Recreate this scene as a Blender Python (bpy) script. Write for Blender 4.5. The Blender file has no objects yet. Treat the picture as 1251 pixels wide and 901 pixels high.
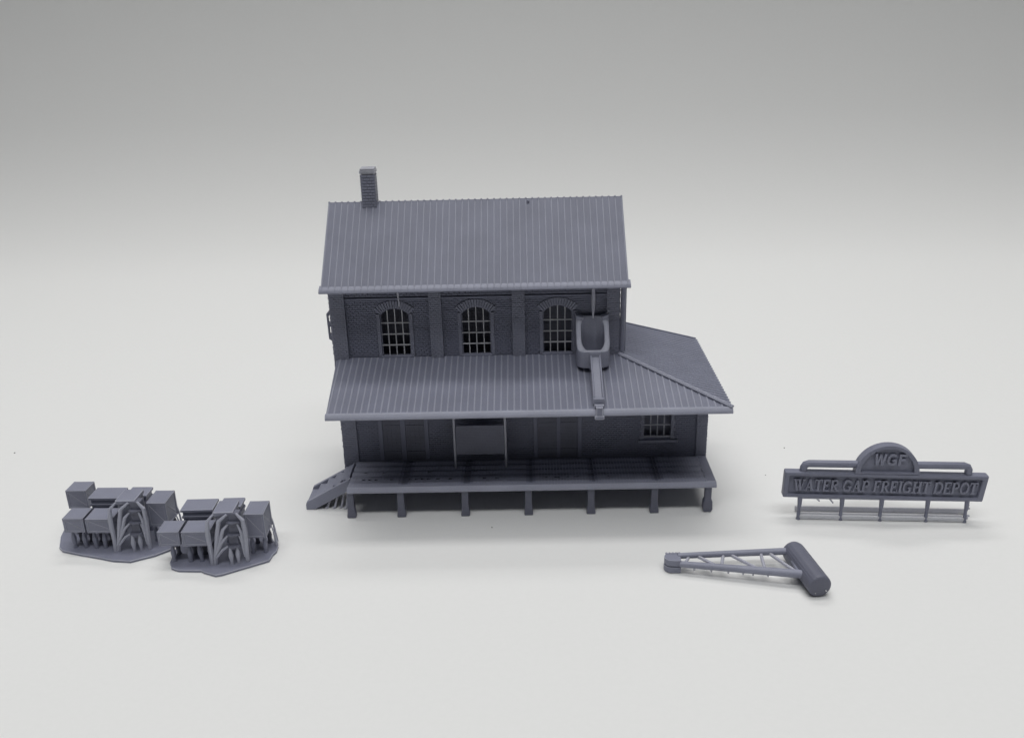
import bpy, bmesh, math, random
from mathutils import Vector, Matrix
random.seed(7)
sc = bpy.context.scene
col = sc.collection

# ------------------------------------------------------------------ helpers
EDGE = {}
class MB:
    """collects polygons that become one mesh"""
    def __init__(self): self.v = []; self.f = []
    def add(self, vs, fs):
        n = len(self.v); self.v += [tuple(p) for p in vs]
        self.f += [tuple(i + n for i in f) for f in fs]
    def box(self, x0, x1, y0, y1, z0, z1):
        self.add([(x0,y0,z0),(x1,y0,z0),(x1,y1,z0),(x0,y1,z0),(x0,y0,z1),(x1,y0,z1),(x1,y1,z1),(x0,y1,z1)],
                 [(0,3,2,1),(4,5,6,7),(0,1,5,4),(1,2,6,5),(2,3,7,6),(3,0,4,7)])
    def slab(self, top, t):
        """top: polygon (3d, ccw from above); thickened by vector t"""
        n = len(top); t = Vector(t)
        vs = [Vector(p) for p in top] + [Vector(p) + t for p in top]
        self.add(vs, [tuple(range(n)), tuple(range(2*n-1, n-1, -1))] +
                 [(i, i+n, (i+1) % n + n, (i+1) % n) for i in range(n)])
    def bar(self, a, b, w, h, up=(0,0,1)):
        """rectangular bar from a to b, width w, height h along up"""
        a = Vector(a); b = Vector(b); d = (b-a).normalized(); u = Vector(up)
        s = d.cross(u).normalized()*w/2; u = s.cross(d).normalized()*h/2
        vs = [a-s-u, a+s-u, a+s+u, a-s+u, b-s-u, b+s-u, b+s+u, b-s+u]
        self.add(vs, [(0,1,2,3),(7,6,5,4),(0,4,5,1),(1,5,6,2),(2,6,7,3),(3,7,4,0)])
    def tube(self, pts, rad, n=10):
        pts = [Vector(p) for p in pts]
        if not isinstance(rad, (list, tuple)): rad = [rad]*len(pts)
        rings = []; prev = None
        for i, p in enumerate(pts):
            d = (pts[min(i+1, len(pts)-1)] - pts[max(i-1, 0)]).normalized()
            if prev is None:
                s = d.cross(Vector((0,0,1)))
                if s.length < .05: s = d.cross(Vector((0,1,0)))
            else: s = prev - d*prev.dot(d)
            s.normalize(); prev = s; t = d.cross(s)
            rings.append([p + (s*math.cos(2*math.pi*k/n) + t*math.sin(2*math.pi*k/n))*rad[i] for k in range(n)])
        vs = [q for r in rings for q in r]; fs = []
        for i in range(len(pts)-1):
            for k in range(n):
                fs.append((i*n+k, i*n+(k+1) % n, (i+1)*n+(k+1) % n, (i+1)*n+k))
        fs += [tuple(range(n-1, -1, -1)), tuple(range((len(pts)-1)*n, len(pts)*n))]
        self.add(vs, fs)
    def prism(self, outer, holes, a0, a1, plane='xz'):
        """2-d outline with holes, extruded between a0 and a1 along the missing axis"""
        def P(u, w, a): return (u, a, w) if plane == 'xz' else ((a, u, w) if plane == 'yz' else (u, w, a))
        bm = bmesh.new(); loops = []
        for lp in [outer] + list(holes):
            vs = [bm.verts.new((u, w, 0)) for u, w in lp]
            for i in range(len(vs)): bm.edges.new((vs[i], vs[(i+1) % len(vs)]))
            loops.append(vs)
        bmesh.ops.triangle_fill(bm, use_beauty=True, use_dissolve=False, edges=bm.edges[:])
        bm.verts.index_update(); n = len(bm.verts)
        vs = [P(v.co.x, v.co.y, a0) for v in bm.verts] + [P(v.co.x, v.co.y, a1) for v in bm.verts]
        fs = []
        for f in bm.faces:
            idx = [v.index for v in f.verts]; fs += [tuple(idx), tuple(i+n for i in reversed(idx))]
        for lp in loops:
            for i in range(len(lp)):
                a, b = lp[i].index, lp[(i+1) % len(lp)].index
                fs.append((a, b, b+n, a+n))
        bm.free(); self.add(vs, fs)
    def build(self, name, mat, parent=None, label=None, bevel=0, seg=2, smooth=False, kind=None):
        me = bpy.data.meshes.new(name); me.from_pydata(self.v, [], self.f)
        bm = bmesh.new(); bm.from_mesh(me)
        bmesh.ops.recalc_face_normals(bm, faces=bm.faces[:]); bm.to_mesh(me); bm.free()
        me.materials.append(mat)
        o = bpy.data.objects.new(name, me); col.objects.link(o)
        if parent: o.parent = parent
        if label: o['label'] = label
        if kind: o['kind'] = kind
        if bevel:
            m = o.modifiers.new('bevel', 'BEVEL'); m.width = bevel; m.segments = seg; m.limit_method = 'ANGLE'
            m.angle_limit = math.radians(40); m.harden_normals = False
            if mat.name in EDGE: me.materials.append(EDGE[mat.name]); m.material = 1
        if smooth:
            for p in me.polygons: p.use_smooth = True
            try: me.set_sharp_from_angle(angle=math.radians(40))
            except Exception: pass
        return o

def thing(name, label, cat, loc, rz=0, group=None):
    o = bpy.data.objects.new(name, None); col.objects.link(o)
    o.location = loc; o.rotation_euler = (0, 0, rz); o.empty_display_size = .2
    o['label'] = label; o['category'] = cat
    if group: o['group'] = group
    return o

# ------------------------------------------------------------------ materials
def nodes(name):
    m = bpy.data.materials.new(name); m.use_nodes = True
    return m, m.node_tree.nodes, m.node_tree.links, m.node_tree.nodes['Principled BSDF']

def resin(name, base, sss=.12, rough=.42, grain=.35, radius=.12, layers=.35):
    m, N, L, b = nodes(name)
    tc = N.new('ShaderNodeTexCoord')
    big = N.new('ShaderNodeTexNoise'); big.inputs['Scale'].default_value = 1.1; big.inputs['Detail'].default_value = 4
    fine = N.new('ShaderNodeTexNoise'); fine.inputs['Scale'].default_value = 26; fine.inputs['Detail'].default_value = 3
    mx = N.new('ShaderNodeMath'); mx.operation = 'MULTIPLY_ADD'; mx.inputs[1].default_value = .55
    rmp = N.new('ShaderNodeValToRGB')
    rmp.color_ramp.elements[0].position = .3; rmp.color_ramp.elements[1].position = .95
    lo = [c*.86 for c in base]; hi = [c*1.14 for c in base]
    rmp.color_ramp.elements[0].color = (*lo, 1); rmp.color_ramp.elements[1].color = (*hi, 1)
    L.new(tc.outputs['Object'], big.inputs['Vector']); L.new(tc.outputs['Object'], fine.inputs['Vector'])
    L.new(fine.outputs['Fac'], mx.inputs[0])
    half = N.new('ShaderNodeMath'); half.operation = 'MULTIPLY'; half.inputs[1].default_value = .7
    L.new(big.outputs['Fac'], half.inputs[0]); L.new(half.outputs[0], mx.inputs[2])
    L.new(mx.outputs[0], rmp.inputs['Fac']); L.new(rmp.outputs['Color'], b.inputs['Base Color'])
    # print layers: fine horizontal steps, plus a grainy skin
    wv = N.new('ShaderNodeTexWave'); wv.wave_type = 'BANDS'; wv.bands_direction = 'Z'
    wv.inputs['Scale'].default_value = 5.2; wv.inputs['Distortion'].default_value = .5
    wv.inputs['Detail'].default_value = 1.0; wv.inputs['Detail Scale'].default_value = 2.0
    L.new(tc.outputs['Object'], wv.inputs['Vector'])
    b1 = N.new('ShaderNodeBump'); b1.inputs['Strength'].default_value = layers; b1.inputs['Distance'].default_value = .012
    L.new(wv.outputs['Fac'], b1.inputs['Height'])
    b2 = N.new('ShaderNodeBump'); b2.inputs['Strength'].default_value = grain; b2.inputs['Distance'].default_value = .02
    L.new(fine.outputs['Fac'], b2.inputs['Height']); L.new(b1.outputs['Normal'], b2.inputs['Normal'])
    L.new(b2.outputs['Normal'], b.inputs['Normal'])
    b.inputs['Roughness'].default_value = rough
    b.inputs['Specular IOR Level'].default_value = .28
    b.inputs['Subsurface Weight'].default_value = sss
    b.inputs['Subsurface Radius'].default_value = (1, 1, 1.1)
    b.inputs['Subsurface Scale'].default_value = radius
    return m

# light scattered through thin ribs, rims, rods and edges is put into paler colours
RES = resin('grey_resin', (.200, .208, .270))
BRK = resin('grey_resin_brick', (.180, .188, .252), grain=.4, layers=.1)
BRK2 = resin('lit_grey_resin_brick', (.225, .233, .298), grain=.4, layers=.1)  # pilasters, surrounds, chimney: stronger light put into a paler brick colour
ROOF = resin('grey_resin_roof', (.178, .186, .243), rough=.45, layers=.03)
DARK = resin('shaded_grey_resin', (.105, .108, .140))  # shade under the crates put into a darker copy of the resin
STAIR = resin('pale_stair_resin', (.255, .264, .332), layers=.05)  # paler resin for the stair, deck, gutter, hopper and arm chords
CRATE = resin('crate_resin', (.228, .236, .302))
PLATE = resin('plate_resin', (.195, .203, .264), layers=.2)
MID = resin('darker_grey_resin', (.140, .145, .188))
SEAM = resin('pale_grey_resin', (.290, .300, .370), rough=.45, layers=.03, sss=.2)
EDGER = resin('resin_edge', (.300, .310, .380), layers=.1, sss=.2)
EDGE2 = resin('pale_resin_edge', (.37, .38, .45), layers=.05, sss=.2)  # glow of translucent edges put into the base colour
THIN = resin('thin_grey_resin', (.38, .385, .445), sss=.5, radius=.25)
FILM = resin('sheer_grey_resin', (.56, .565, .60), sss=.5, radius=.25)
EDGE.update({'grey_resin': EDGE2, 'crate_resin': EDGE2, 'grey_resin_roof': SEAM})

def paper():
    m, N, L, b = nodes('white_paper')
    tc = N.new('ShaderNodeTexCoord')
    n1 = N.new('ShaderNodeTexNoise'); n1.inputs['Scale'].default_value = 5; n1.inputs['Detail'].default_value = 8
    n1.inputs['Roughness'].default_value = .7
    L.new(tc.outputs['Object'], n1.inputs['Vector'])
    r = N.new('ShaderNodeValToRGB')
    r.color_ramp.elements[0].color = (.745, .747, .738, 1); r.color_ramp.elements[1].color = (.785, .787, .778, 1)
    L.new(n1.outputs['Fac'], r.inputs['Fac']); L.new(r.outputs['Color'], b.inputs['Base Color'])
    n2 = N.new('ShaderNodeTexNoise'); n2.inputs['Scale'].default_value = 14; n2.inputs['Detail'].default_value = 5
    L.new(tc.outputs['Object'], n2.inputs['Vector'])
    bp = N.new('ShaderNodeBump'); bp.inputs['Strength'].default_value = .12; bp.inputs['Distance'].default_value = .02
    L.new(n2.outputs['Fac'], bp.inputs['Height']); L.new(bp.outputs['Normal'], b.inputs['Normal'])
    b.inputs['Roughness'].default_value = .75; b.inputs['Specular IOR Level'].default_value = .2
    return m
PAPER = paper()
def dust():
    m, N, L, b = nodes('dark_dust')
    t = N.new('ShaderNodeTexNoise'); t.inputs['Scale'].default_value = 30
    r = N.new('ShaderNodeValToRGB'); r.color_ramp.elements[0].color = (.12,.12,.12,1); r.color_ramp.elements[1].color = (.3,.3,.3,1)
    L.new(t.outputs['Fac'], r.inputs['Fac']); L.new(r.outputs['Color'], b.inputs['Base Color'])
    b.inputs['Roughness'].default_value = .9
    return m
DUST = dust()

# ------------------------------------------------------------------ backdrop: one sheet of paper swept up behind
def backdrop():
    prof = [(-40, 0), (-10, 0), (20, 0)]
    y, z, a = 26.0, 0.0, 0.0                 # the bend starts gently and tightens
    while a < math.radians(84):
        prof.append((y, z)); ds = .7
        y += math.cos(a)*ds; z += math.sin(a)*ds
        a += math.radians(.55 + .75*min(1, max(0, (y-28)/16)))*ds*1.55
    prof.append((y, z)); prof.append((y+2, 68))  # unseen top edge, raised to block the rear lamp and fade the background
    vs = []; fs = []
    for (y, z) in prof:
        vs += [(-260, y, z), (272, y, z)]
    for i in range(len(prof)-1): fs.append((2*i, 2*i+1, 2*i+3, 2*i+2))
    m = MB(); m.add(vs, fs)
    o = m.build('backdrop', PAPER, smooth=True, kind='structure')
    o['label'] = 'seamless white paper sheet swept up into the background'; o['category'] = 'backdrop'
    return o
backdrop()
# ------------------------------------------------------------------ the depot
A_, D_ = 10.0, 3.87          # length and depth of the tall block
E_ = 3.24                    # extra length of the ground floor to the right
ZP = 1.172                   # deck height
ZW, ZE, WF, WS = 5.175, 4.3125, 2.80, 3.389      # lower roof: height at wall and eave, run in front and at the side
ZT, ZR, OV = 7.917, 10.3575, .65                # upper roof
depot = thing('model_depot', 'two storey grey model depot with ribbed roofs, arched windows and a porch deck on posts',
              'model building', (0, 0, .003))

BH, BL = .078, .19           # brick course and length
def brick_panel(mb, u0, u1, z0, z1, face, depth, plane='x', skip=None, sgn=1):
    """courses of separate bricks on a wall; face = outer plane, depth = how far they stand proud"""
    rows = int(round((z1-z0)/BH)); h = (z1-z0)/rows
    for r in range(rows):
        za, zb = z0 + r*h, z0 + (r+1)*h - .017
        u = u0 - (BL/2 if r % 2 else 0) - random.uniform(0, .02)
        while u < u1:
            a, b = max(u, u0), min(u + BL - .030, u1)
            u += BL
            if b - a < .03: continue
            parts = [(a, b)]
            if skip:
                parts = skip(a, b, (za+zb)/2)
            for (p, q) in parts:
                if q - p < .02: continue
                d = depth + random.uniform(-.011, .008)
                if plane == 'x':
                    mb.box(p, q, face - d*sgn if sgn > 0 else face, face if sgn > 0 else face - d*sgn, za, zb)
                else:
                    mb.box(face - d if sgn < 0 else face, face if sgn < 0 else face + d, p, q, za, zb)

def cut(a, b, holes):
    """interval [a,b] minus hole intervals"""
    out = [(a, b)]
    for (h0, h1) in holes:
        nxt = []
        for (p, q) in out:
            if q <= h0 or p >= h1: nxt.append((p, q))
            else:
                if p < h0: nxt.append((p, h0))
                if q > h1: nxt.append((h1, q))
        out = nxt
    return out

# --- arched upper windows
WX = [2.195, 5.02, 7.855]; HW = .515; WZ0, WSP, WAP = 5.22, 6.78, 7.0
AR = (HW**2 + (WAP-WSP)**2)/(2*(WAP-WSP)); AZ = WAP - AR; AH = math.asin(HW/AR)
def arch_loop(cx, r=AR, hw=HW, z0=WZ0, n=10):
    pts = [(cx-hw, z0), (cx+hw, z0)]
    for k in range(n+1):
        a = AH - 2*AH*k/n; pts.append((cx + r*math.sin(a), AZ + r*math.cos(a)))
    return pts
JW, ARO = .125, AR + .27
def wall_skip(a, b, z):
    holes = []
    for cx in WX:
        if z < WSP + .02: holes.append((cx-HW-JW, cx+HW+JW))
        dz = z - AZ
        if 0 < dz < ARO and z > WSP:
            w = math.sqrt(max(ARO**2 - dz**2, 0)); w = min(w, dz*math.tan(AH)+.001)
            if w > 0: holes.append((cx-w-.008, cx+w+.008))
    return cut(a, b, holes)

wl = MB()
wl.prism([(.02,ZW-.9),(A_-.02,ZW-.9),(A_-.02,8.1),(.02,8.1)], [arch_loop(c) for c in WX], .16, .34)
PIL = [(0,.51),(3.42,3.85),(6.28,6.72),(9.545,9.97)]
for i in range(3):
    brick_panel(wl, PIL[i][1]+.01, PIL[i+1][0]-.01, 5.0, 7.29, .16, .036, skip=wall_skip)
    # projecting string course and frieze under the eave
    wl.box(PIL[i][1]+.004, PIL[i+1][0]-.004, .06, .165, 7.305, 7.375)
    brick_panel(wl, PIL[i][1]+.01, PIL[i+1][0]-.01, 7.42, 7.95, .16, .07)
# gable walls and rear wall
gz = lambda y: ZT - .02 + (ZR-ZT)*(1 - abs(y-D_/2)/(D_/2+OV)) - .12
for (xa, xb) in ((.02, .22), (A_-.22, A_-.02)):
    wl.prism([(.32, .9), (D_-.22, .9), (D_-.22, 8.2), (D_/2, gz(D_/2)), (.32, 8.2)], [], xa, xb, 'yz')
brick_panel(wl, .32, D_-.02, ZP, 8.1, .02, .026, plane='y', sgn=-1)
brick_panel(wl, .02, D_-.02, ZW-.3, 8.1, A_-.02, .026, plane='y', sgn=1)
wl.box(.02, A_-.02, D_-.22, D_-.02, .9, 8.2)
wall = wl.build('upper_wall', BRK, depot)
for (a, b) in PIL:
    p = MB(); p.box(a+.012, b-.012, .018, .17, 4.9, 8.0)
    brick_panel(p, a, b, 4.9, 8.0, .018, .028)
    brick_panel(p, .02, .16, 4.9, 8.0, b-.012, .012, plane='y', sgn=1)
    if a == 0: brick_panel(p, .02, .5, 4.9, 8.0, .0, .03, plane='y', sgn=-1)
    p.build('pilaster', BRK2, depot)

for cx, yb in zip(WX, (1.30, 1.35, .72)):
    w = MB(); w.box(cx-.75, cx+.75, yb, yb+.06, 4.9, 7.3); w.box(cx-.75, cx+.75, .345, yb, 4.98, 5.10); w.build('added_backing', MID, depot)  # backing added in darker resin, set back to tune how dark the panes look
    w = MB()                                      # brick surround with voussoirs: the window's frame
    for s in (-1, 1):
        z = WZ0
        while z < WSP - .03:
            x0 = cx + s*HW; x1 = x0 + s*(JW - .012)
            w.box(min(x0,x1), max(x0,x1), .085, .20, z, min(z+.070, WSP)); z += .0785
    nv = 15
    for k in range(nv):
        a0 = -AH + 2*AH*k/nv + .012; a1 = -AH + 2*AH*(k+1)/nv - .012
        P = [(cx + r*math.sin(a), AZ + r*math.cos(a)) for (r, a) in ((AR,a0),(AR,a1),(ARO,a1),(ARO,a0))]
        w.prism(P, [], .080, .20)
    fr = w.build('window', BRK2, depot)
    r = MB()                                      # thin inner rim following the opening
    r.prism(arch_loop(cx, AR, HW+.001, WZ0), [[(cx+(x-cx)*.925, z + (.03 if z < 5.3 else -.035)) for x, z in arch_loop(cx)]], .175, .26)
    r.box(cx-HW-.03, cx+HW+.03, .04, .2, WZ0-.05, WZ0+.035)
    r.build('frame', RES, fr)
    g = MB()
    for k in (-1, 0, 1):
        x = cx + k*HW/2; top = AZ + math.sqrt(AR**2 - (k*HW/2)**2) - .01
        g.box(x-.017, x+.017, .178, .220, WZ0+.02, top)
    for z in (5.625, 6.03, 6.44): g.box(cx-HW+.01, cx+HW-.01, .172, .214, z-.019, z+.019)
    g.build('glazing_bars', FILM, fr)

# --- upper roof with standing seams
r = MB()
sl = (ZR-ZT)/(D_/2+OV); th = .13
X0, X1 = -.10, A_+.20
ys = [-.60, D_/2, D_+.60]; zs = [ZR - sl*(D_/2+.60), ZR, ZR - sl*(D_/2+.60)]
r.prism([(ys[0],zs[0]),(ys[1],zs[1]),(ys[2],zs[2]),(ys[2],zs[2]-th),(ys[1],zs[1]-th*1.35),(ys[0],zs[0]-th)], [], X0, X1, 'yz')
roof = None
def seam(mb, a, b, w=.064, h=.022):
    """low rounded rib lying on the roof sheet"""
    a = Vector(a); b = Vector(b); d = (b-a).normalized()
    s = d.cross(Vector((0,0,1))).normalized(); u = s.cross(d).normalized()
    sec = [(-w/2,-.02), (-w/2,.004), (-w/5,h), (w/5,h), (w/2,.004), (w/2,-.02)]
    vs = [a + s*x + u*z for x, z in sec] + [b + s*x + u*z for x, z in sec]; k = len(sec)
    mb.add(vs, [tuple(range(k)), tuple(range(2*k-1, k-1, -1))] + [(i, i+k, (i+1) % k + k, (i+1) % k) for i in range(k)])
seams = MB()
n = 46; sp = (X1-X0-.06)/n
for k in range(n+1):
    x = X0 + .03 + k*sp
    seam(seams, (x, ys[0]-.02, zs[0]-.02*sl), (x, ys[1]+.02, zs[1]+.004))
    seam(seams, (x, ys[2]+.02, zs[2]-.02*sl), (x, ys[1]-.03, zs[1]+.012))
roof = r.build('roof', ROOF, depot, bevel=.012, seg=1)
g = MB()                                          # rounded gutter lip under the seams, front and rear
def lip(y, s, z):
    pts = [(y+s*.12, z+.11), (y+s*.03, z+.070), (y-s*.05, z+.040), (y-s*.11, z-.005), (y-s*.15, z-.07), (y-s*.155, z-.10), (y-s*.10, z-.125), (y+s*.06, z-.11), (y+s*.14, z-.06)]
    g.prism(pts, [], X0-.06, X1+.07, 'yz')
    for k in range(n+1):
        x = X0 + .03 + k*sp
        seams.tube([(x, y+s*.08, z+.105), (x, y-s*.03, z+.056), (x, y-s*.10, z+.008), (x, y-s*.14, z-.05)], [.016,.015,.012,.008], 6)
lip(-.62, 1, ZT); lip(D_+.62, -1, ZT)
g.build('gutter', STAIR, roof, bevel=.012)
seams.build('standing_seams', SEAM, roof)
c = MB(); c.box(1.14, 1.59, 1.76, 2.21, 9.7, 11.30)
z = 10.0; odd = False
while z < 11.25:
    s_ = .0 if odd else .11
    for (xa, xb) in ((1.11, 1.235+s_), (1.255+s_, 1.43+s_*.6), (1.45+s_*.6, 1.62)): c.box(xa, xb, 1.73, 1.80, z, z+.078)
    for (ya, yb) in ((1.805, 1.92+s_), (1.94+s_, 2.24)): c.box(1.11, 1.17, ya, yb, z, z+.078); c.box(1.56, 1.62, ya, yb, z, z+.078)
    z += .102; odd = not odd
c.build('chimney', BRK2, roof)
c = MB(); c.box(1.095, 1.635, 1.715, 2.255, 11.345, 11.46); c.box(1.135, 1.60, 1.755, 2.215, 11.29, 11.50); c.box(1.115,1.615,1.735,2.235,11.44,11.53)
c.build('chimney_cap', THIN, roof, bevel=.025)
c = MB(); c.tube([(6.905, 1.80, 10.18), (6.905, 1.80, 10.30)], .05, 10)
c.build('roof_vent', RES, roof)

# --- lower roof: long front slope, hip, side slope
r = MB(); t = (0, 0, -.12)
XL, XR = .10, A_+WS
F = [(XL-.04, .10, ZW+.03), (XL+.05, -WF, ZE), (XR, -WF, ZE), (A_-.05, .10, ZW+.03)]
r.slab(F, t)
Sd = [(A_-.05, .10, ZW+.03), (XR, -WF, ZE), (XR, D_, ZE), (A_-.05, D_, ZW+.015)]
r.slab(Sd, t)
fz = lambda y: ZW + (ZW-ZE)/WF*y
sz = lambda x: ZW - (ZW-ZE)/WS*(x-A_)
seams = MB(); x = XL + .10
while x < XR - .08:
    y0 = .07 if x < A_ else -(x-A_)*WF/WS
    if y0 > -WF + .05: seam(seams, (x, y0, fz(y0)), (x, -WF-.015, fz(-WF-.015)))
    x += .2185
y = -WF + .14
while y < D_:
    x0 = A_+.0 if y >= 0 else A_ - y*WS/WF
    seam(seams, (x0, y, sz(x0)), (XR+.025, y, sz(XR+.025)), .075, .05)
    y += .2185
hc = MB(); a = Vector((A_-.02, .02, ZW+.035)); b = Vector((XR+.03, -WF-.03, ZE+.025))
hc.bar(a, b, .17, .07); hc.bar(a + Vector((0,0,.035)), b + Vector((0,0,.035)), .08, .05)
r.bar((A_+.02, D_-.02, ZW+.02), (XR, D_-.02, ZE+.02), .05, .08)
low = r.build('lower_roof', ROOF, depot, bevel=.010, seg=1)
seams.build('standing_seams', SEAM, low); hc.build('hip_cap', EDGER, low, bevel=.02)
f = MB()
f.prism([(-WF-.07, ZE-.01),(-WF-.02, ZE+.030),(-WF+.03, ZE+.03),(-WF+.03, ZE-.165),(-WF-.12, ZE-.175),(-WF-.145, ZE-.14),(-WF-.12, ZE-.075)], [], XL+.03, XR+.03, 'yz')
f.build('eave_board', EDGER, low, bevel=.012)
f = MB(); f.box(XR-.03, XR+.04, -WF-.02, D_, ZE-.165, ZE+.005); f.build('eave_board', EDGER, low, bevel=.012)

# --- ground floor walls
wl = MB()
LWX0, LWX1 = 10.96, 11.93; LWZ0 = 1.90; LWZ1 = 3.2
wl.prism([(.02,.3),(A_+E_-.02,.3),(A_+E_-.02,sz(A_+E_)-.15),(A_,ZW-.16),(.02,ZW-.16)],
         [[(LWX0,LWZ0),(LWX1,LWZ0),(LWX1,LWZ1),(LWX0,LWZ1)]], .10, .32)
BAYS = [(.54,1.32),(3.14,6.95),(8.70,10.80),(12.10,12.84)]
for (a, b) in BAYS: brick_panel(wl, a, b, ZP, 4.4, .10, .03)
brick_panel(wl, 10.80, 12.10, ZP, 1.74, .10, .03); brick_panel(wl, 10.80, 12.10, 3.3, 4.4, .10, .03)
wl.prism([(.32,.3),(D_-.02,.3),(D_-.02,sz(A_+E_)-.15),(.32,sz(A_+E_)-.15)], [], A_+E_-.22, A_+E_-.02, 'yz')
brick_panel(wl, .05, D_-.02, .9, 4.2, A_+E_-.02, .026, plane='y', sgn=1)
wl.prism([(A_,.3),(A_+E_-.02,.3),(A_+E_-.02,sz(A_+E_)-.15),(A_,ZW-.16)], [], D_-.22, D_-.03)
wl.build('lower_wall', BRK, depot)
for (a, b) in ((0,.53),(12.85,13.24)):
    p = MB(); p.box(a+.012, b-.012, .018, .10, .9, 4.3 if a > 1 else 5.0)
    brick_panel(p, a, b, .9, 4.3 if a > 1 else 5.0, .018, .02)
    if a == 0: brick_panel(p, .02, .32, .9, 5.0, .0, .03, plane='y', sgn=-1)
    else: brick_panel(p, .02, .10, .9, 4.3, b-.012, .012, plane='y', sgn=1)
    p.build('pilaster', BRK2, depot)
f = MB(); f.box(.15, A_+E_-.9, .20, D_-.2, 0, ZP-.03); f.build('foundation', BRK, depot)

def double_door(x0, x1, mid0, mid1):
    d = MB(); zt = 4.0
    d.box(x0, x0+.15, .03, .12, ZP, zt); d.box(x1-.15, x1, .03, .12, ZP, zt); d.box(x0, x1, .03, .12, zt, zt+.14)
    fr = d.build('door', BRK, depot, bevel=.01)
    for (a, b) in ((x0+.15, mid0), (mid1, x1-.15)):
        l = MB(); l.box(a, b, .075, .12, ZP, zt)
        nn = 4
        for k in range(nn):
            xa = a + (b-a)*k/nn + .012; xb = a + (b-a)*(k+1)/nn - .012
            l.box(xa, xb, .062, .09, ZP+.03, zt-.04)
        for z in (ZP+.25, ZP+1.3, ZP+2.3): l.box(a+.02, b-.02, .045, .08, z, z+.11)
        l.build('door_leaf', MID, fr)
    m = MB(); m.box(mid0, mid1, .04, .12, ZP, zt); m.build('mullion', BRK, fr)
double_door(1.32, 3.14, 2.12, 2.30)
double_door(6.95, 8.70, 7.80, 7.92)

w = MB()
for s, x in ((0, LWX0), (1, LWX1)):
    z = 1.84
    while z < 3.25:
        L = .15 if int((z-1.84)/.078 + .5) % 4 < 2 else .11
        w.box(x-L if s == 0 else x, x if s == 0 else x+L, .055, .13, z, z+.066); z += .078
w.box(LWX0-.15, LWX1+.15, .05, .13, LWZ1, LWZ1+.2)
fr = w.build('window', BRK2, depot)
w = MB(); w.box(LWX0-.2, LWX1+.2, .52, .58, 1.5, 3.6); w.build('added_backing', RES, depot)  # backing added so the lower panes are less black
g = MB()
for k in (1, 2, 3): x = LWX0 + (LWX1-LWX0)*k/4; g.box(x-.016, x+.016, .118, .155, LWZ0, LWZ1)
for z in (2.385, 2.85): g.box(LWX0, LWX1, .112, .150, z-.017, z+.017)
g.box(LWX0, LWX1, .11, .16, LWZ0, LWZ0+.05)
g.build('glazing_bars', THIN, fr)
s = MB(); s.box(10.76, 12.17, -.05, .12, 1.745, 1.835); s.build('sill', RES, fr, bevel=.01)

# --- platform deck on posts
PX0, PX1, PY = .417, 13.225, -2.09
PO = [.50, 2.263, 4.51, 6.725, 8.907, 11.111, 12.968]
d = MB()
HOLES = [(-.42, (.98,1.15,1.36)), (-.95, (.95,1.55,3.2,4.9)),
         (-1.45, (.9,1.12,1.34,1.95,2.55,2.75,3.0,3.25,3.5,3.95,5.15,5.6,7.4,7.75,8.1,8.45,9.6)), (-1.20, (2.7,3.1,5.3,9.4))]
NP = 114; pw = (PX1-PX0-.36)/NP
rows = 40
def deckz(x, y):
    dip = sum(math.exp(-((x-p-.05)/.13)**2) for p in PO[1:6])
    fade = min(1, max(0, (y+2.0)/.5))
    return ZP - .012 + 0.020*math.cos(2*math.pi*(y+.12)/.40) - .03*dip*fade
for k in range(NP):                                # planks run front to back
    xa = PX0+.02+k*pw; xb = xa + pw - .004
    jz = random.uniform(-.002, .002)
    vs = []; fs = []
    for j in range(rows+1):
        y = PY + .14 + (0.03 - PY - .14)*j/rows
        z = deckz((xa+xb)/2, y) + jz
        vs += [(xa, y, z), (xb, y, z), (xb, y, ZP-.115), (xa, y, ZP-.115)]
    gaps = [y for (y, xs) in HOLES if any(xa-.006 <= x < xb+.006 for x in xs)]
    for j in range(rows):
        o = 4*j; ym = PY + .14 + (.03-PY-.14)*(j+.5)/rows
        if any(abs(ym-y) < .027 for y in gaps): continue          # small hole through the plank
        for q in range(4): fs.append((o+q, o+(q+1) % 4, o+4+(q+1) % 4, o+4+q))
    fs += [(3,2,1,0), (4*rows, 4*rows+1, 4*rows+2, 4*rows+3)]
    d.add(vs, fs)
d.box(PX0+.01, PX1-.34, PY+.13, .03, ZP-.16, ZP-.12)
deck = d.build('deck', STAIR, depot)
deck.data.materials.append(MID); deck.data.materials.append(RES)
for pl in deck.data.polygons:                      # darker resin planks above the inner posts, a mid tone on either side
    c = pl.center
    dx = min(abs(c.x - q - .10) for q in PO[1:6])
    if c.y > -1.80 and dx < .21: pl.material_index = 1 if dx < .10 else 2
b = MB(); b.prism([(PY,ZP-.195),(PY-.005,ZP-.12),(PY+.085,ZP+.004),(PY+.135,ZP+.004),(PY+.135,ZP-.195)], [], PX0, PX1, 'yz')
b.build('edge_board', EDGER, deck, bevel=.015)
b = MB(); b.slab([(PX1-.335, PY+.13, ZP+.003), (PX1, PY+.13, ZP+.003), (PX1, .02, ZP+.003), (PX1-.335, .02, ZP+.003)], (0,0,-.13))
b.build('edge_board', RES, deck, bevel=.015)
j = MB()
for p in PO: j.box(p-.09, p+.09, PY+.14, -.02, ZP-.22, ZP-.10)
for y in (-.5, -1.0, -1.5): j.box(PX0+.05, PX1-.1, y-.05, y+.05, ZP-.19, ZP-.10)
j.build('joists', RES, deck)
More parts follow.
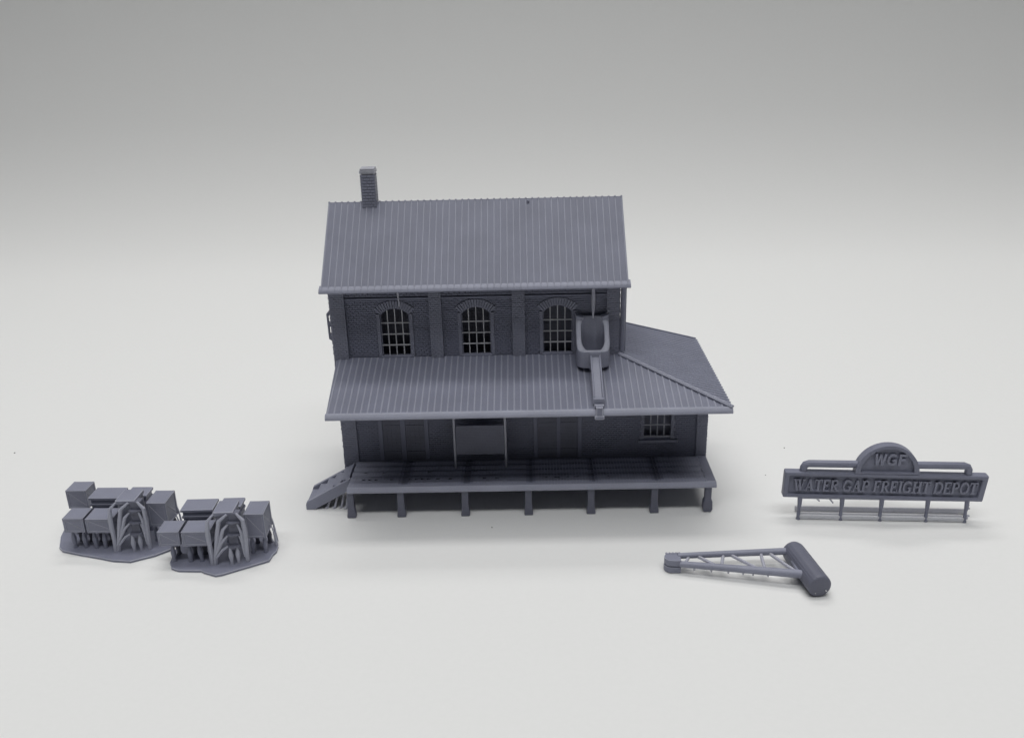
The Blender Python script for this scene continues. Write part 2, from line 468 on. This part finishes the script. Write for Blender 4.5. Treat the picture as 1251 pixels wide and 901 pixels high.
for i, x in enumerate(PO):
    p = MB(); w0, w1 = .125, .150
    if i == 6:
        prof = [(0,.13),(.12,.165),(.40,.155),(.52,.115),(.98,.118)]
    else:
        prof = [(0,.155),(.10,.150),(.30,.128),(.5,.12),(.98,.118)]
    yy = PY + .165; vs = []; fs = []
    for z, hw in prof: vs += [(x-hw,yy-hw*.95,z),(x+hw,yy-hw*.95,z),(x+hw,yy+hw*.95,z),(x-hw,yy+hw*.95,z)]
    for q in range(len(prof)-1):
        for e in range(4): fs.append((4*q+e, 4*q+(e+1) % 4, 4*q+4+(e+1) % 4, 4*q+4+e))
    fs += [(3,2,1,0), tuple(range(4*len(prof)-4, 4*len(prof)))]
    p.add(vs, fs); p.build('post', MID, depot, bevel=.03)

# --- stair down from the left end of the deck
st = thing('staircase', '', '', (0,0,0)); del st['label']; del st['category']; st.parent = depot
xt, xb_ = PX0+.0, -1.22
for y in (-1.34, -.20):
    s = MB(); s.prism([(xt, ZP+.02),(xb_+.02,.30),(xb_-.02,.20),(xb_-.02,0),(xb_+.28,0),(xt,ZP-.40)], [], y-.075, y+.075)
    s.build('stringer', STAIR, st, bevel=.015)
s = MB()
for k in range(5):
    u = (k+.5)/5; x = xb_ + (xt-xb_)*u; z = .02 + (ZP-.05)*u
    s.box(x-.17, x+.15, -1.26, -.28, z+.02, z+.085)
    s.box(x+.12, x+.16, -1.26, -.28, z+.05, z+.24)
s.box(xb_+.02, xb_+.22, -1.26, -.28, .01, .12)
s.build('treads', STAIR, st, bevel=.01)
for (x, y, z1) in ((-.42,-1.30,.42),(-.16,-1.32,.60),(.08,-1.28,.75),(.26,-1.36,.88)):
    f = MB(); f.tube([(x-.10,y,.0),(x-.06,y,.06),(x+.04,y,z1*.7),(x+.09,y,z1)], [.09,.045,.035,.02], 8)
    f.build('print_support', THIN, st, smooth=True)

# --- loading bay: two thin rods with a plain panel between them
ry = -.60
for x in (4.125, 5.945):
    p = MB(); p.tube([(x, ry, ZP-.02), (x, ry, 4.95)], .042, 10); p.build('rod', THIN, depot, smooth=True)
p = MB(); p.box(4.19, 5.90, ry-.03, ry+.03, 1.69, 2.83); p.build('hanging_panel', MID, depot, bevel=.012)

# --- hopper head with its chute lying down the lower roof
h = MB(); hcx = 9.03
def oval(hw, yb, yf, rb, rf, n=9):
    """closed outline: back corners rounded by rb, front corners by rf"""
    pts = []
    for (sx, y, r, a0) in ((1, yb, rb, 90), (1, yf, rf, 0), (-1, yf, rf, -90), (-1, yb, rb, 180)):
        cy = y - r if y == yb else y + r
        for k in range(n+1):
            a = math.radians(a0 - 90*k/n); pts.append((hcx + sx*(hw-r) + r*math.cos(a), cy + r*math.sin(a)))
    return pts
oo = oval(.565, -.02, -1.0, .05, .33); oi = oval(.395, -.10, -.87, .25, .28)
def ztop(y): t = min(1, max(0, (y+.86)/.74)); return 5.68 + .95*t
nn = len(oo)
mid = [((a[0]*.5+b[0]*.5), (a[1]*.5+b[1]*.5)) for a, b in zip(oo, oi)]
vs = [(x, y, 5.06) for x, y in oo] + [(x, y, ztop(y)-.03) for x, y in oo] + [(x, y, ztop(y)+.02) for x, y in mid] + [(x, y, ztop(y)-.03) for x, y in oi] + [(x, y, 5.12) for x, y in oi]
fs = []
for q in range(4):
    for i in range(nn): fs.append((q*nn+i, q*nn+(i+1) % nn, (q+1)*nn+(i+1) % nn, (q+1)*nn+i))
fs += [tuple(range(nn-1, -1, -1)), tuple(range(4*nn, 5*nn))]
h.add(vs, fs)
for s in (-1, 1):                                      # flared ears at the top of the back plate
    x = hcx + s*.50
    h.slab([(x-.16*s, -.20, 6.63), (x+.05*s, -.22, 6.70), (x+.07*s, -.025, 6.74), (x-.22*s, -.025, 6.66)], (0,0,-.14))
hop = h.build('hopper', STAIR, depot, bevel=.02, seg=2, smooth=True)
hop.data.materials.append(EDGE2)
for pl in hop.data.polygons:
    if nn <= pl.index < 3*nn: pl.material_index = 1
c = MB(); cx = 9.085
top, mid, end = (cx-.02, -.93, 5.52), (cx-.01, -1.22, 5.22), (cx, -2.62, 4.52)
for (a, b) in ((Vector((cx,-.98,5.46)), Vector((cx,-2.58,4.56))),):
    c.bar(a, b, .27, .12)
    for s in (-1, 1): c.bar(a + Vector((s*.15,0,.06)), b + Vector((s*.15,0,.06)), .065, .13)
c.box(cx-.20, cx+.17, -1.05, -.9, 5.0, 5.66); c.box(cx-.19, cx+.19, -2.70, -2.52, 4.44, 4.66)
c.build('chute', STAIR, hop, bevel=.03, seg=3, smooth=True)
c = MB(); c.box(cx-.11, cx+.11, -2.98, -2.66, 4.16, 4.47); c.box(cx-.16, cx+.16, -3.00, -2.88, 4.04, 4.17); c.box(cx-.16, cx+.16, -2.84,-2.74, 4.40, 4.50)
c.build('chute_foot', RES, hop, bevel=.03, seg=2)
for (x, y, z0, z1, rr) in ((9.06,-.20,6.60,7.86,.075), (2.465,-.52,7.24,7.86,.032)):
    s = MB(); zm = (z0+z1)/2 + .05
    if rr > .05: s.tube([(x,y,z0),(x,y,zm-.28),(x,y,zm),(x,y,zm+.28),(x,y,z1)], [.025,rr*.8,rr,rr*.8,.03], 8)
    else: s.tube([(x+.02,y+.02,z0),(x,y,zm),(x-.01,y,z1)], [.02,rr,.035], 8)
    s.build('print_support', THIN, depot, smooth=True)
s = MB(); s.tube([(9.545,-.10,6.72),(9.58,-.10,6.80),(9.60,-.10,6.84)], [.012,.012,.03], 8); s.build('print_support', THIN, depot, smooth=True)

# --- rain pipe on the right corner, bracket on the left gable
p = MB(); p.tube([(10.09,.06,5.17),(10.10,.06,7.1),(10.11,.04,7.56),(10.115,.02,7.66)], [.085,.085,.09,.07], 12)
p.box(10.02, 10.17, -.03, .12, 5.16, 5.26)
p.build('rain_pipe', RES, depot, smooth=True)
p = MB(); p.tube([(10.21,.42,5.15),(10.215,.40,7.3),(10.22,.38,7.62),(10.18,.3,7.82)], .045, 8); p.build('rain_pipe', RES, depot, smooth=True)
b = MB()
b.prism([(.0,6.90),(-.12,6.87),(-.25,6.72),(-.235,5.79),(-.10,5.70),(0,5.70)],
        [[(-.19,6.62),(-.13,6.68),(-.13,6.42),(-.18,6.42)], [(-.18,6.24),(-.12,6.24),(-.12,5.95),(-.18,6.0)]], .46, .58)
b.build('bracket', RES, depot, bevel=.012)
DUSTS = [(25.79, 38.75, .055, 'pale grey speck far back on the paper, right of the tall roof'),
         (16.94, 2.85, .03, 'tiny dark speck on the paper just above the left end of the lettered sign'),
         (-14.42, 3.64, .036, 'tiny dark speck on the paper at the far left, above the crate rafts'),
         (15.64, .61, .022, 'tiny speck between the porch deck and the lettered sign'),
         (5.455, -2.835, .024, 'tiny speck on the paper right in front of the porch posts')]
# ------------------------------------------------------------------ lettered sign standing on its print frame
sign = thing('station_sign', 'long grey sign reading WATER GAP FREIGHT DEPOT under a round WGF dome',
             'sign', (15.901, -2.622, .003), math.radians(-4.01))
T = .30
SP = [(-.535,.85),(6.02,.80),(6.10,1.76),(-.515,1.81)]
p = MB()
IN = [(-.37,.965),(5.83,.925),(5.91,1.62),(-.36,1.67)]
p.prism(SP, [IN], -.02, T)
p.prism([(-.45,.90),(5.97,.86),(6.03,1.70),(-.45,1.75)], [], .10, T-.03)
plate = p.build('plate', PLATE, sign, bevel=.045, seg=2)
def scurve(cx, cz, rx, rz, a0, a1, n=12):
    return [(cx + rx*math.cos(math.radians(a0+(a1-a0)*k/n)), cz + rz*math.sin(math.radians(a0+(a1-a0)*k/n))) for k in range(n+1)]
TK, TN, SH = .20, .085, .075
# strokes: (points, width) on a cap height of 1; serifs are short flat bars
def serif(x, z, w): return ([(x-w/2, z), (x+w/2, z)], SH)
GL = {
 'W': (1.12, [([(.13,1),(.40,0)], TK), ([(.40,0),(.56,.85)], TN), ([(.50,1),(.74,0)], TK), ([(.74,0),(.98,1)], TN), serif(.14,.965,.34), serif(.52,.965,.30), serif(.98,.965,.26)]),
 'A': (.92, [([(.14,0),(.46,1)], TN), ([(.44,1),(.74,0)], TK), ([(.24,.34),(.64,.34)], TN), serif(.14,.035,.28), serif(.75,.035,.34)]),
 'T': (.80, [([(.40,0),(.40,1)], TK), ([(.04,.955),(.76,.955)], .09), ([(.065,.95),(.065,.72)], .07), ([(.735,.95),(.735,.72)], .07), serif(.40,.035,.40)]),
 'E': (.78, [([(.19,0),(.19,1)], TK), ([(.05,.96),(.70,.96)], .085), ([(.05,.04),(.72,.04)], .085), ([(.2,.51),(.50,.51)], .085), ([(.675,.95),(.675,.74)], .065), ([(.70,.05),(.70,.28)], .065), ([(.50,.38),(.50,.64)], .06)]),
 'R': (.88, [([(.19,0),(.19,1)], TK), ([(.05,.96),(.42,.96)], .08), (scurve(.42,.74,.24,.22,90,-90), .15), ([(.2,.50),(.44,.50)], .08), ([(.42,.50),(.72,.03)], TK*.9), serif(.20,.035,.36), serif(.78,.035,.20)]),
 'G': (.92, [(scurve(.46,.5,.36,.45,50,310,18), .16), ([(.71,.42),(.71,.10)], TK*.9), serif(.70,.42,.34), ([(.76,.95),(.76,.70)], .065)]),
 'P': (.80, [([(.19,0),(.19,1)], TK), ([(.05,.96),(.42,.96)], .08), (scurve(.42,.715,.24,.245,90,-90), .16), ([(.2,.47),(.44,.47)], .08), serif(.20,.035,.38)]),
 'F': (.74, [([(.19,0),(.19,1)], TK), ([(.05,.96),(.68,.96)], .085), ([(.2,.51),(.50,.51)], .085), ([(.66,.95),(.66,.72)], .065), ([(.50,.38),(.50,.64)], .06), serif(.20,.035,.38)]),
 'I': (.46, [([(.23,0),(.23,1)], TK), serif(.23,.965,.40), serif(.23,.035,.40)]),
 'H': (.96, [([(.22,0),(.22,1)], TK), ([(.74,0),(.74,1)], TK), ([(.2,.5),(.75,.5)], TN), serif(.22,.965,.38), serif(.22,.035,.38), serif(.74,.965,.38), serif(.74,.035,.38)]),
 'D': (.92, [([(.19,0),(.19,1)], TK), ([(.05,.96),(.42,.96)], .08), (scurve(.40,.5,.38,.46,90,-90,14), .17), ([(.05,.04),(.42,.04)], .08)]),
 'O': (.92, [(scurve(.46,.5,.35,.46,0,360,24), .16)]),
 ' ': (.34, []),
}
def ribbon(mb, pts, w, f, y0, y1):
    n = len(pts)
    for i in range(n-1):
        (x0, z0), (x1, z1) = pts[i], pts[i+1]
        dx, dz = x1-x0, z1-z0; L = math.hypot(dx, dz)
        if L < 1e-6: continue
        ex = w*.10 if n > 2 else 0
        x0 -= dx/L*ex; z0 -= dz/L*ex; x1 += dx/L*ex; z1 += dz/L*ex
        nx, nz = -dz/L*w/2, dx/L*w/2
        j = random.uniform(-.003, .003)
        Q = [f(x0+nx, z0+nz), f(x0-nx, z0-nz), f(x1-nx, z1-nz), f(x1+nx, z1+nz)]
        mb.add([(q[0], y0+j, q[1]) for q in Q] + [(q[0], y1, q[1]) for q in Q],
               [(0,1,2,3),(7,6,5,4),(0,4,5,1),(1,5,6,2),(2,6,7,3),(3,7,4,0)])
TXT = 'WATER GAP FREIGHT DEPOT'
total = sum(GL[c][0] for c in TXT)
tx0, tx1, tz, thh = -.20, 5.80, 1.10, .43
sx = (tx1-tx0)/total
m = MB(); u = tx0
for c in TXT:
    adv, st_ = GL[c]
    for pts, w in st_:
        base = u
        f = lambda x, z, base=base: (base + (x + .10*(z-.5)*(thh/sx)*.6)*sx, tz - .006*(base-tx0) + z*thh)
        # keep stroke weight even although letters are set a little wide or narrow
        ribbon(m, pts, w, f, .010, .12)
    if st_: m.build('letter', CRATE, plate)
    m = MB(); u += adv*sx
DX, DZ, DR = 2.80, 1.79, 1.04
p = MB()
half = lambda r, z0=0: [(DX + r*math.cos(math.pi*k/28), DZ + z0 + r*math.sin(math.pi*k/28)) for k in range(29)]
p.prism(half(DR), [half(DR-.17, .06)], -.02, T)
p.prism(half(DR-.1), [], .09, T-.03)
dome = p.build('dome', PLATE, sign, bevel=.035, seg=2)
m = MB()
SG = {'W': (1.0, [([(.08,1),(.27,0)], .19), ([(.27,0),(.48,.95)], .17), ([(.48,.95),(.70,0)], .17), ([(.70,0),(.90,1)], .19)]),
      'G': (.92, [(scurve(.46,.5,.34,.41,48,330,16), .19), ([(.46,.43),(.83,.43)], .17), ([(.76,.43),(.76,.12)], .18)]),
      'F': (.74, [([(.14,0),(.14,1)], .2), ([(.06,.91),(.70,.91)], .18), ([(.1,.50),(.60,.50)], .18)])}
u = 2.33
for c in 'WGF':
    adv, st_ = SG[c]
    for pts, w in st_:
        ribbon(m, pts, w, (lambda x, z, b=u: (b + (x+.08*z)*.38, 2.10 + z*.42)), .0, .12)
    m.build('letter', CRATE, dome); m = MB(); u += adv*.40
def rail(x0, x1, curl_left):
    t = MB(); xs = [(x0, .15, 1.78), (x0, .15, 1.92), (x0+.05*(1 if curl_left else -1), .15, 2.02), (x0+.16*(1 if curl_left else -1), .15, 2.065), (x1, .15, 2.065)]
    t.tube(xs, .125, 12); t.build('top_rail', RES, sign, smooth=True)
rail(.10, 1.86, True); rail(5.46, 3.74, False)
for i, x in enumerate((.06, 1.465, 2.77, 4.28, 5.55)):
    t = MB(); t.tube([(x,.04,0),(x,.04,.08),(x,.05,.40),(x+.01,.06,.55),(x,.06,.86)], [.085,.065,.055,.075,.085], 8)
    t.build('print_support', RES, sign, smooth=True)
for (y, z, h_, w_, x0, mt) in ((.04, .09, .15, .10, .06, FILM), (.55, .12, .20, .05, .04, FILM), (.30, .06, .10, .05, .06, FILM), (.10, .775, .045, .05, .1, THIN)):
    b = MB(); b.box(x0, 5.78 if y > .5 else 5.57, y-w_/2, y+w_/2, z-h_/2, z+h_/2)
    b.build('frame_rail', mt, sign, bevel=.012)
b = MB(); b.box(.08, 5.53, .11, .52, .004, .035); b.build('print_film', FILM, sign)
for (xa, za, xb2, zb) in ((.58,.82,.78,.56),(1.02,.82,1.24,.50)):
    b = MB(); b.tube([(xa,.09,za),(xb2,.30,zb)], .028, 6); b.build('strut', THIN, sign)
for (x, z) in ((5.62,.12),(5.66,.22),(5.63,.50),(5.60,.62)):
    b = MB(); b.tube([(x-.06,.05,z),(x+.04,.05,z+.02)], [.05,.03], 6); b.build('burr', THIN, sign)

# ------------------------------------------------------------------ lattice arm with round counterweight lying on the paper
arm = thing('crane_arm', 'tapered grey lattice arm with a fat round cylinder across its wide end', 'model part', (13.2, -5.7, .003))
O = Vector((13.2, -5.7, 0))
L_ = lambda x, y, z: (x-O.x, y-O.y, z)
c = MB(); a = Vector(L_(15.03,-5.02,.365)); b = Vector(L_(15.33,-7.12,.365)); d_ = (b-a).normalized(); Ln = (b-a).length
R_ = .36; prof = [(0,.19),(.03,.26),(.10,.325),(.2,.355),(.3,R_),(Ln-.10,R_),(Ln-.05,R_-.008),(Ln-.02,R_-.03),(Ln,R_-.07)]
c.tube([a + d_*s for s, _ in prof], [q for _, q in prof], 32)
c.build('counterweight', MID, arm, smooth=True)
for (ox, oz) in ((-.14,-.20),(.17,-.12)):
    c = MB(); c.tube([b + Vector((ox,.0,oz)), b + Vector((ox*1.02,-.035,oz))], [.026,.016], 6); c.build('print_nub', FILM, arm)
U0, U1 = L_(11.38,-5.42,.42), L_(14.95,-5.30,.46)
W0, W1 = L_(11.40,-5.72,.32), L_(14.98,-6.52,.42)
t = MB(); t.tube([U0, U1], [.095,.115], 10); t.build('chord', STAIR, arm, smooth=True)
t = MB(); t.tube([W0, tuple(Vector(W0).lerp(Vector(W1), .95)), W1], [.10,.135,.13], 10); t.build('chord', STAIR, arm, smooth=True)
def on(P, Q, k): return Vector(P).lerp(Vector(Q), k)
zig = [(.02,'W'),(.10,'U'),(.16,'U'),(.33,'W'),(.42,'W'),(.46,'U'),(.54,'U'),(.72,'W'),(.76,'W'),(.70,'U'),(.76,'U'),(.985,'W')]
def lace(a, b):
    t = MB(); t.tube([on(U0,U1,b) if 0 else a, b], .058, 8); t.build('lacing', THIN, arm, smooth=True)
u_ = lambda k: on(U0,U1,k)+Vector((0,-.03,-.02)); w_ = lambda k: on(W0,W1,k)+Vector((0,.02,0))
for (p_, q_) in (((.03),(.09)),((.20),(.26)),((.355),(.62)),):
    pass
def peak(k0, ka, kb, k1):
    t = MB(); t.tube([w_(k0), u_(ka), u_(kb), w_(k1)], .054, 8); t.build('lacing', THIN, arm, smooth=True)
peak(.04, .10, .17, .32); peak(.345, .40, .46, .665); peak(.70, .73, .80, .965)
t = MB(); t.tube([on(U0,U1,.975)+Vector((.0,0,0)), on(W0,W1,.97)], .075, 8); t.build('end_bar', RES, arm, smooth=True)
k_ = MB()
for z0, z1, r0 in ((.02,.21,.235),(.25,.46,.225)):
    pts = [(-2.03 + r0*math.cos(math.radians(90+180*q/12)), .18 + r0*1.0*math.sin(math.radians(90+180*q/12))) for q in range(13)]
    pts += [(-1.76,-.06),(-1.76,.42)]
    k_.prism(pts, [], z0, z1, 'xy')
k_.prism([(-2.10,.02),(-1.78,.0),(-1.78,.36),(-2.10,.34)], [], .18, .28, 'xy')
for q in range(5): k_.tube([(-2.16+q*.10,.37,.44),(-2.16+q*.10,.37,.478)], .045, 6)
k_.build('knuckle', CRATE, arm, bevel=.03, seg=2)
n_ = MB()
for q in (.12,.26,.40,.52,.60,.72): 
    P = on(W0,W1,q); n_ = MB(); n_.tube([P+Vector((0,-.05,-.06)), P+Vector((0,-.07,-.155))], [.045,.022], 6); n_.build('print_nub', THIN, arm)

# ------------------------------------------------------------------ two printed rafts of crates
def raft(name, label, loc, rz, outline, extra, notch_lip):
    t = thing(name, label, 'crate cluster', loc, rz, 'printed rafts of crates')
    b = MB(); n = len(outline); cxo = sum(p[0] for p in outline)/n; cyo = sum(p[1] for p in outline)/n
    lo = [(x, y, 0) for x, y in outline]; hi = [(cxo+(x-cxo)*1.0, cyo+(y-cyo)*1.0, .085) for x, y in outline]
    mid = [(cxo+(x-cxo)*.955, cyo+(y-cyo)*.945, .10) for x, y in outline]
    vs = lo + hi + mid
    fs = [(i, (i+1) % n, (i+1) % n + n, i+n) for i in range(n)] + [(i+n, (i+1) % n + n, (i+1) % n + 2*n, i+2*n) for i in range(n)]
    fs += [tuple(range(n-1, -1, -1)), tuple(range(2*n, 3*n))]
    b.add(vs, fs); b.build('raft_base', RES, t, bevel=.02)
    C0 = Vector((-3.4, -4.3, 0))
    def crate(x0, x1, y0, y1, z0, z1, nm='crate', lid=False, feet=None):
        m = MB()
        x0 -= C0.x; x1 -= C0.x; y0 -= C0.y; y1 -= C0.y
        if lid:
            m.box(x0+.05, x1-.05, y0+.05, y1-.05, z0+.05, z1-.08); o = m.build(nm, CRATE, t, bevel=.02)
            q = MB(); q.box(x0, x1, y0, y1, z1-.09, z1); q.build('lid', CRATE, o, bevel=.015)
            q = MB(); q.box(x0+.02, x1-.02, y0+.02, y1-.02, z1-.33, z1-.25); q.box(x0+.015, x1-.015, y0+.015, y1-.015, z0, z0+.07); q.build('batten', RES, o, bevel=.01)
        else:
            # boarded box: recessed faces inside a raised edge
            m.box(x0+.018, x1-.018, y0+.018, y1-.018, z0+.018, z1)
            w = .075
            for xx in (x0, x1-w):
                for yy in (y0, y1-w): m.box(xx, xx+w, yy, yy+w, z0, z1+.004)
            for zz in (z0, z1-w+.002):
                for yy in (y0+.003, y1-w-.003): m.box(x0+.02, x1-.02, yy, yy+w, zz, zz+w)
                for xx in (x0+.003, x1-w-.003): m.box(xx, xx+w, y0+.02, y1-.02, zz, zz+w)
            # diagonal brace on the front and right face
            m.bar((x0+.06, y0+.017, z1-.08), (x1-.06, y0+.017, z0+.08), .02, .05, up=(0,0,1))
            m.bar((x1-.017, y0+.06, z1-.08), (x1-.017, y1-.06, z0+.08), .02, .05, up=(0,0,1))
            o = m.build(nm, CRATE, t, bevel=.045, seg=2)
        xs = [x0+.12, x1-.12] if x1-x0 < .8 else [x0+.12, (x0+x1)/2, x1-.12]
        if nm == 'crate' and x1-x0 < .8 and x1-x0 > .74: xs = [x0+.12, x1-.12]
        if feet: xs = [q - C0.x for q in feet]
        for xx in xs:
            for yy in (y0+.16, y1-.14):
                s = MB(); j = random.uniform(-.02, .02)
                s.tube([(xx+j,yy,.08),(xx+j,yy,.20),(xx,yy,z0*.58),(xx,yy,z0-.10),(xx,yy,z0+.02)], [.095,.060,.088,.045,.030], 8)
                s.build('print_support', RES if yy < y0+.2 else DARK, t, smooth=True)  # rear row is painted darker for the shade under the crate
        return o
    crate(-5.15, -4.46, -4.89, -4.17, .75, 1.27, feet=(-4.98, -4.62) if extra else (-4.80,))
    crate(-4.37, -3.46, -4.93, -4.19, .75, 1.27)
    crate(-4.69, -3.62, -3.92, -3.18, .80, 1.50, lid=True)
    crate(-3.45, -2.73, -3.80, -3.19, .85, 1.52, lid=True)
    crate(-2.46, -1.81, -4.48, -3.60, .72, 1.60)
    if extra: crate(-5.72, -5.00, -3.41, -2.74, .80, 1.50)
    # centre piece: tall crate with a flight of three steps in front
    x = lambda v: v - C0.x
    y = lambda v: v - C0.y
    m = MB(); m.box(x(-3.33), x(-2.68), y(-4.76), y(-3.98), 1.72, 1.86); m.box(x(-3.29), x(-2.72), y(-4.71), y(-4.0), .85, 1.73)
    o = m.build('tall_crate', CRATE, t, bevel=.022)
    m = MB()
    for i, (xa, xb, zb, zt, yf) in enumerate(((-2.84,-2.50,1.53,1.82,-4.84),(-2.86,-2.55,1.12,1.49,-4.90),(-2.90,-2.60,.72,1.08,-4.94))):
        m.box(x(xa), x(xb), y(yf)+.06, y(-4.5), zb, zt)
        m.slab([(x(xa)-.05,y(yf)-.04,zb+.03),(x(xa)+.10,y(yf)-.08,zb+.0),(x(xb)-.05,y(yf)-.06,zb+.05),(x(xb)+.04,y(yf),zb+.0),(x(xb)+.04,y(yf)+.2,zb+.0),(x(xa)-.05,y(yf)+.2,zb+.02)], (0,0,-.06))
    m.build('steps', MID, t, bevel=.015)
    def limb(pts, rad):
        s = MB(); rad = [q*.80 for q in rad] if isinstance(rad, list) else rad
        s.tube([(x(a), y(b_), c_) for a, b_, c_ in pts], rad, 8); s.build('print_support', EDGE2, t, smooth=True)
    ft = (-3.49, -4.98, .08)
    limb([(-3.30,-4.74,1.80),(-3.50,-4.86,1.60),(-3.52,-4.92,1.20),(-3.49,-4.97,.5),ft], [.04,.075,.105,.085,.10])
    limb([(-2.88,-4.80,1.80),(-3.13,-4.86,1.60),(-3.22,-4.92,1.15),(-3.34,-4.96,.5),(-3.40,-4.98,.08)], [.045,.085,.095,.085,.09])
    limb([(-2.86,-4.86,1.48),(-3.02,-4.92,1.32),(-3.20,-4.96,.75),(-3.40,-5.0,.30)], [.035,.070,.075,.06])
    limb([(-2.90,-4.92,1.10),(-3.08,-4.96,.92),(-3.38,-5.0,.36)], [.035,.065,.05])
    limb([(-2.92,-4.96,.74),(-3.10,-4.98,.62),(-3.38,-5.0,.28)], [.035,.055,.05])
    limb([(-2.58,-4.80,1.84),(-2.37,-4.86,1.62),(-2.34,-4.88,1.20),(-2.38,-4.86,.5),(-2.40,-4.84,.08)], [.04,.085,.095,.085,.09])
    limb([(-2.56,-4.86,1.48),(-2.46,-4.9,1.20),(-2.46,-4.88,.4)], [.035,.06,.05])
    limb([(-2.55,-4.88,1.10),(-2.48,-4.9,.85),(-2.44,-4.88,.3)], [.03,.05,.05])
    for (a, b_) in ((-2.86,-5.0),(-2.66,-4.92)):
        limb([(a,b_,.08),(a,b_,.18),(a,b_,.42),(a,b_+.03,.70)], [.085,.06,.105,.035])
    for (a, b_, zt) in ((-1.84,-3.62,1.15),(-1.78,-3.9,.9)): limb([(a-.02,b_,zt),(a+.05,b_,zt*.7),(a+.09,b_-.02,.40),(a+.10,b_-.02,.08)], [.02,.035,.05,.08])
    if extra:
        limb([(-5.06,-3.9,.08),(-5.02,-3.9,.35),(-4.98,-3.9,.8)], [.16,.10,.04]); limb([(-5.35,-3.8,.08),(-5.3,-3.8,.4),(-5.15,-3.9,.85)], [.17,.11,.04])
    return t
outA = [(-2.16,-.42),(-1.95,-.62),(-1.20,-.86),(-.55,-1.03),(-.02,-1.20),(.62,-1.27),(1.30,-.90),(1.72,-.52),(1.76,.25),(1.30,.95),(.2,1.35),(-1.6,1.55),(-2.45,1.42),(-2.62,1.0),(-2.45,.25)]
outB = [(-1.40,-.80),(-1.12,-.95),(-.72,-.98),(-.38,-1.00),(-.27,-1.08),(-.02,-1.20),(.16,-1.285),(.35,-1.24),(1.05,-.85),(1.68,-.50),(1.72,-.15),(1.80,.05),(1.78,.35),(1.55,.7),(1.20,1.35),(.2,1.45),(-1.3,1.3),(-1.66,.6),(-1.60,-.05),(-1.55,-.50),(-1.48,-.62)]
raft('crate_raft', 'larger grey raft of crates with one more cube crate at its back left corner', (-6.87, -3.42, .003), math.radians(-1.2), outA, True, False)
raft('crate_raft', 'smaller grey raft of crates with a notched front edge, nearer the depot', (-3.40, -4.30, .003), math.radians(1.0), outB, False, True)

# ------------------------------------------------------------------ specks of dust on the paper
for (x_, y_, s_, lab) in DUSTS:
    m = MB(); m.tube([(0,0,.0),(.0,0,s_*.5),(0,0,s_*.8)], [s_, s_*.9, s_*.3], 7)
    o = m.build('dust_speck', DUST, None); o.location = (x_, y_, .002)
    o['label'] = lab; o['category'] = 'dust'; o['group'] = 'dust specks on the paper'

# ------------------------------------------------------------------ camera, lamps, world
cam = bpy.data.cameras.new('camera'); co = bpy.data.objects.new('camera', cam); col.objects.link(co)
cam.sensor_width = 36; cam.sensor_fit = 'HORIZONTAL'; cam.lens = 1123.0203/1251*36
cam.clip_start = .1; cam.clip_end = 500
rt = Vector((.99967013,.00901322,-.02404967)); up = Vector((.01913968,.36296351,.93160677)); fw = Vector((-.01712593,.93175976,-.36267127))
M = Matrix((( rt.x, up.x, -fw.x, 6.78629598), (rt.y, up.y, -fw.y, -30.21985573), (rt.z, up.z, -fw.z, 16.47025777), (0,0,0,1)))
co.matrix_world = M
sc.camera = co

def area(name, loc, target, sx_, sy_, power, color):
    l = bpy.data.lights.new(name, 'AREA'); l.shape = 'RECTANGLE'; l.size = sx_; l.size_y = sy_; l.energy = power; l.color = color
    o = bpy.data.objects.new(name, l); col.objects.link(o); o.location = loc
    d = Vector(target) - Vector(loc); o.rotation_euler = d.to_track_quat('-Z', 'Y').to_euler()
    return o
def lamp(*a, spread=None):
    o = area(*a)
    if spread: o.data.spread = math.radians(spread)
lamp('ceiling_panel', (6, -28, 160), (6, -34, 0), 170, 88, 13500, (1, .99, .975), spread=70)
lamp('front_panel', (6, -68, 156), (6, -8, 0), 170, 26, 19000, (.98, .99, 1), spread=70)
lamp('led_strip', (6, 27, 160), (6, 20, 0), 170, 22, 23000, (1, .99, .975), spread=80)
lamp('added_rear_lamp', (6, 92, 160), (6, 92, 0), 110, 26, 66000, (1, .99, .975))  # lamp added beyond the sheet to brighten the floor behind the depot
w = bpy.data.worlds.new('World'); sc.world = w; w.use_nodes = True
bg = w.node_tree.nodes['Background']; bg.inputs['Color'].default_value = (.92, .96, 1, 1); bg.inputs['Strength'].default_value = .085
sc.view_settings.view_transform = 'Standard'; sc.view_settings.look = 'None'
sc.view_settings.exposure = 0; sc.view_settings.gamma = 1
sc.render.engine = 'CYCLES'
sc.render.resolution_x = 1024; sc.render.resolution_y = 737
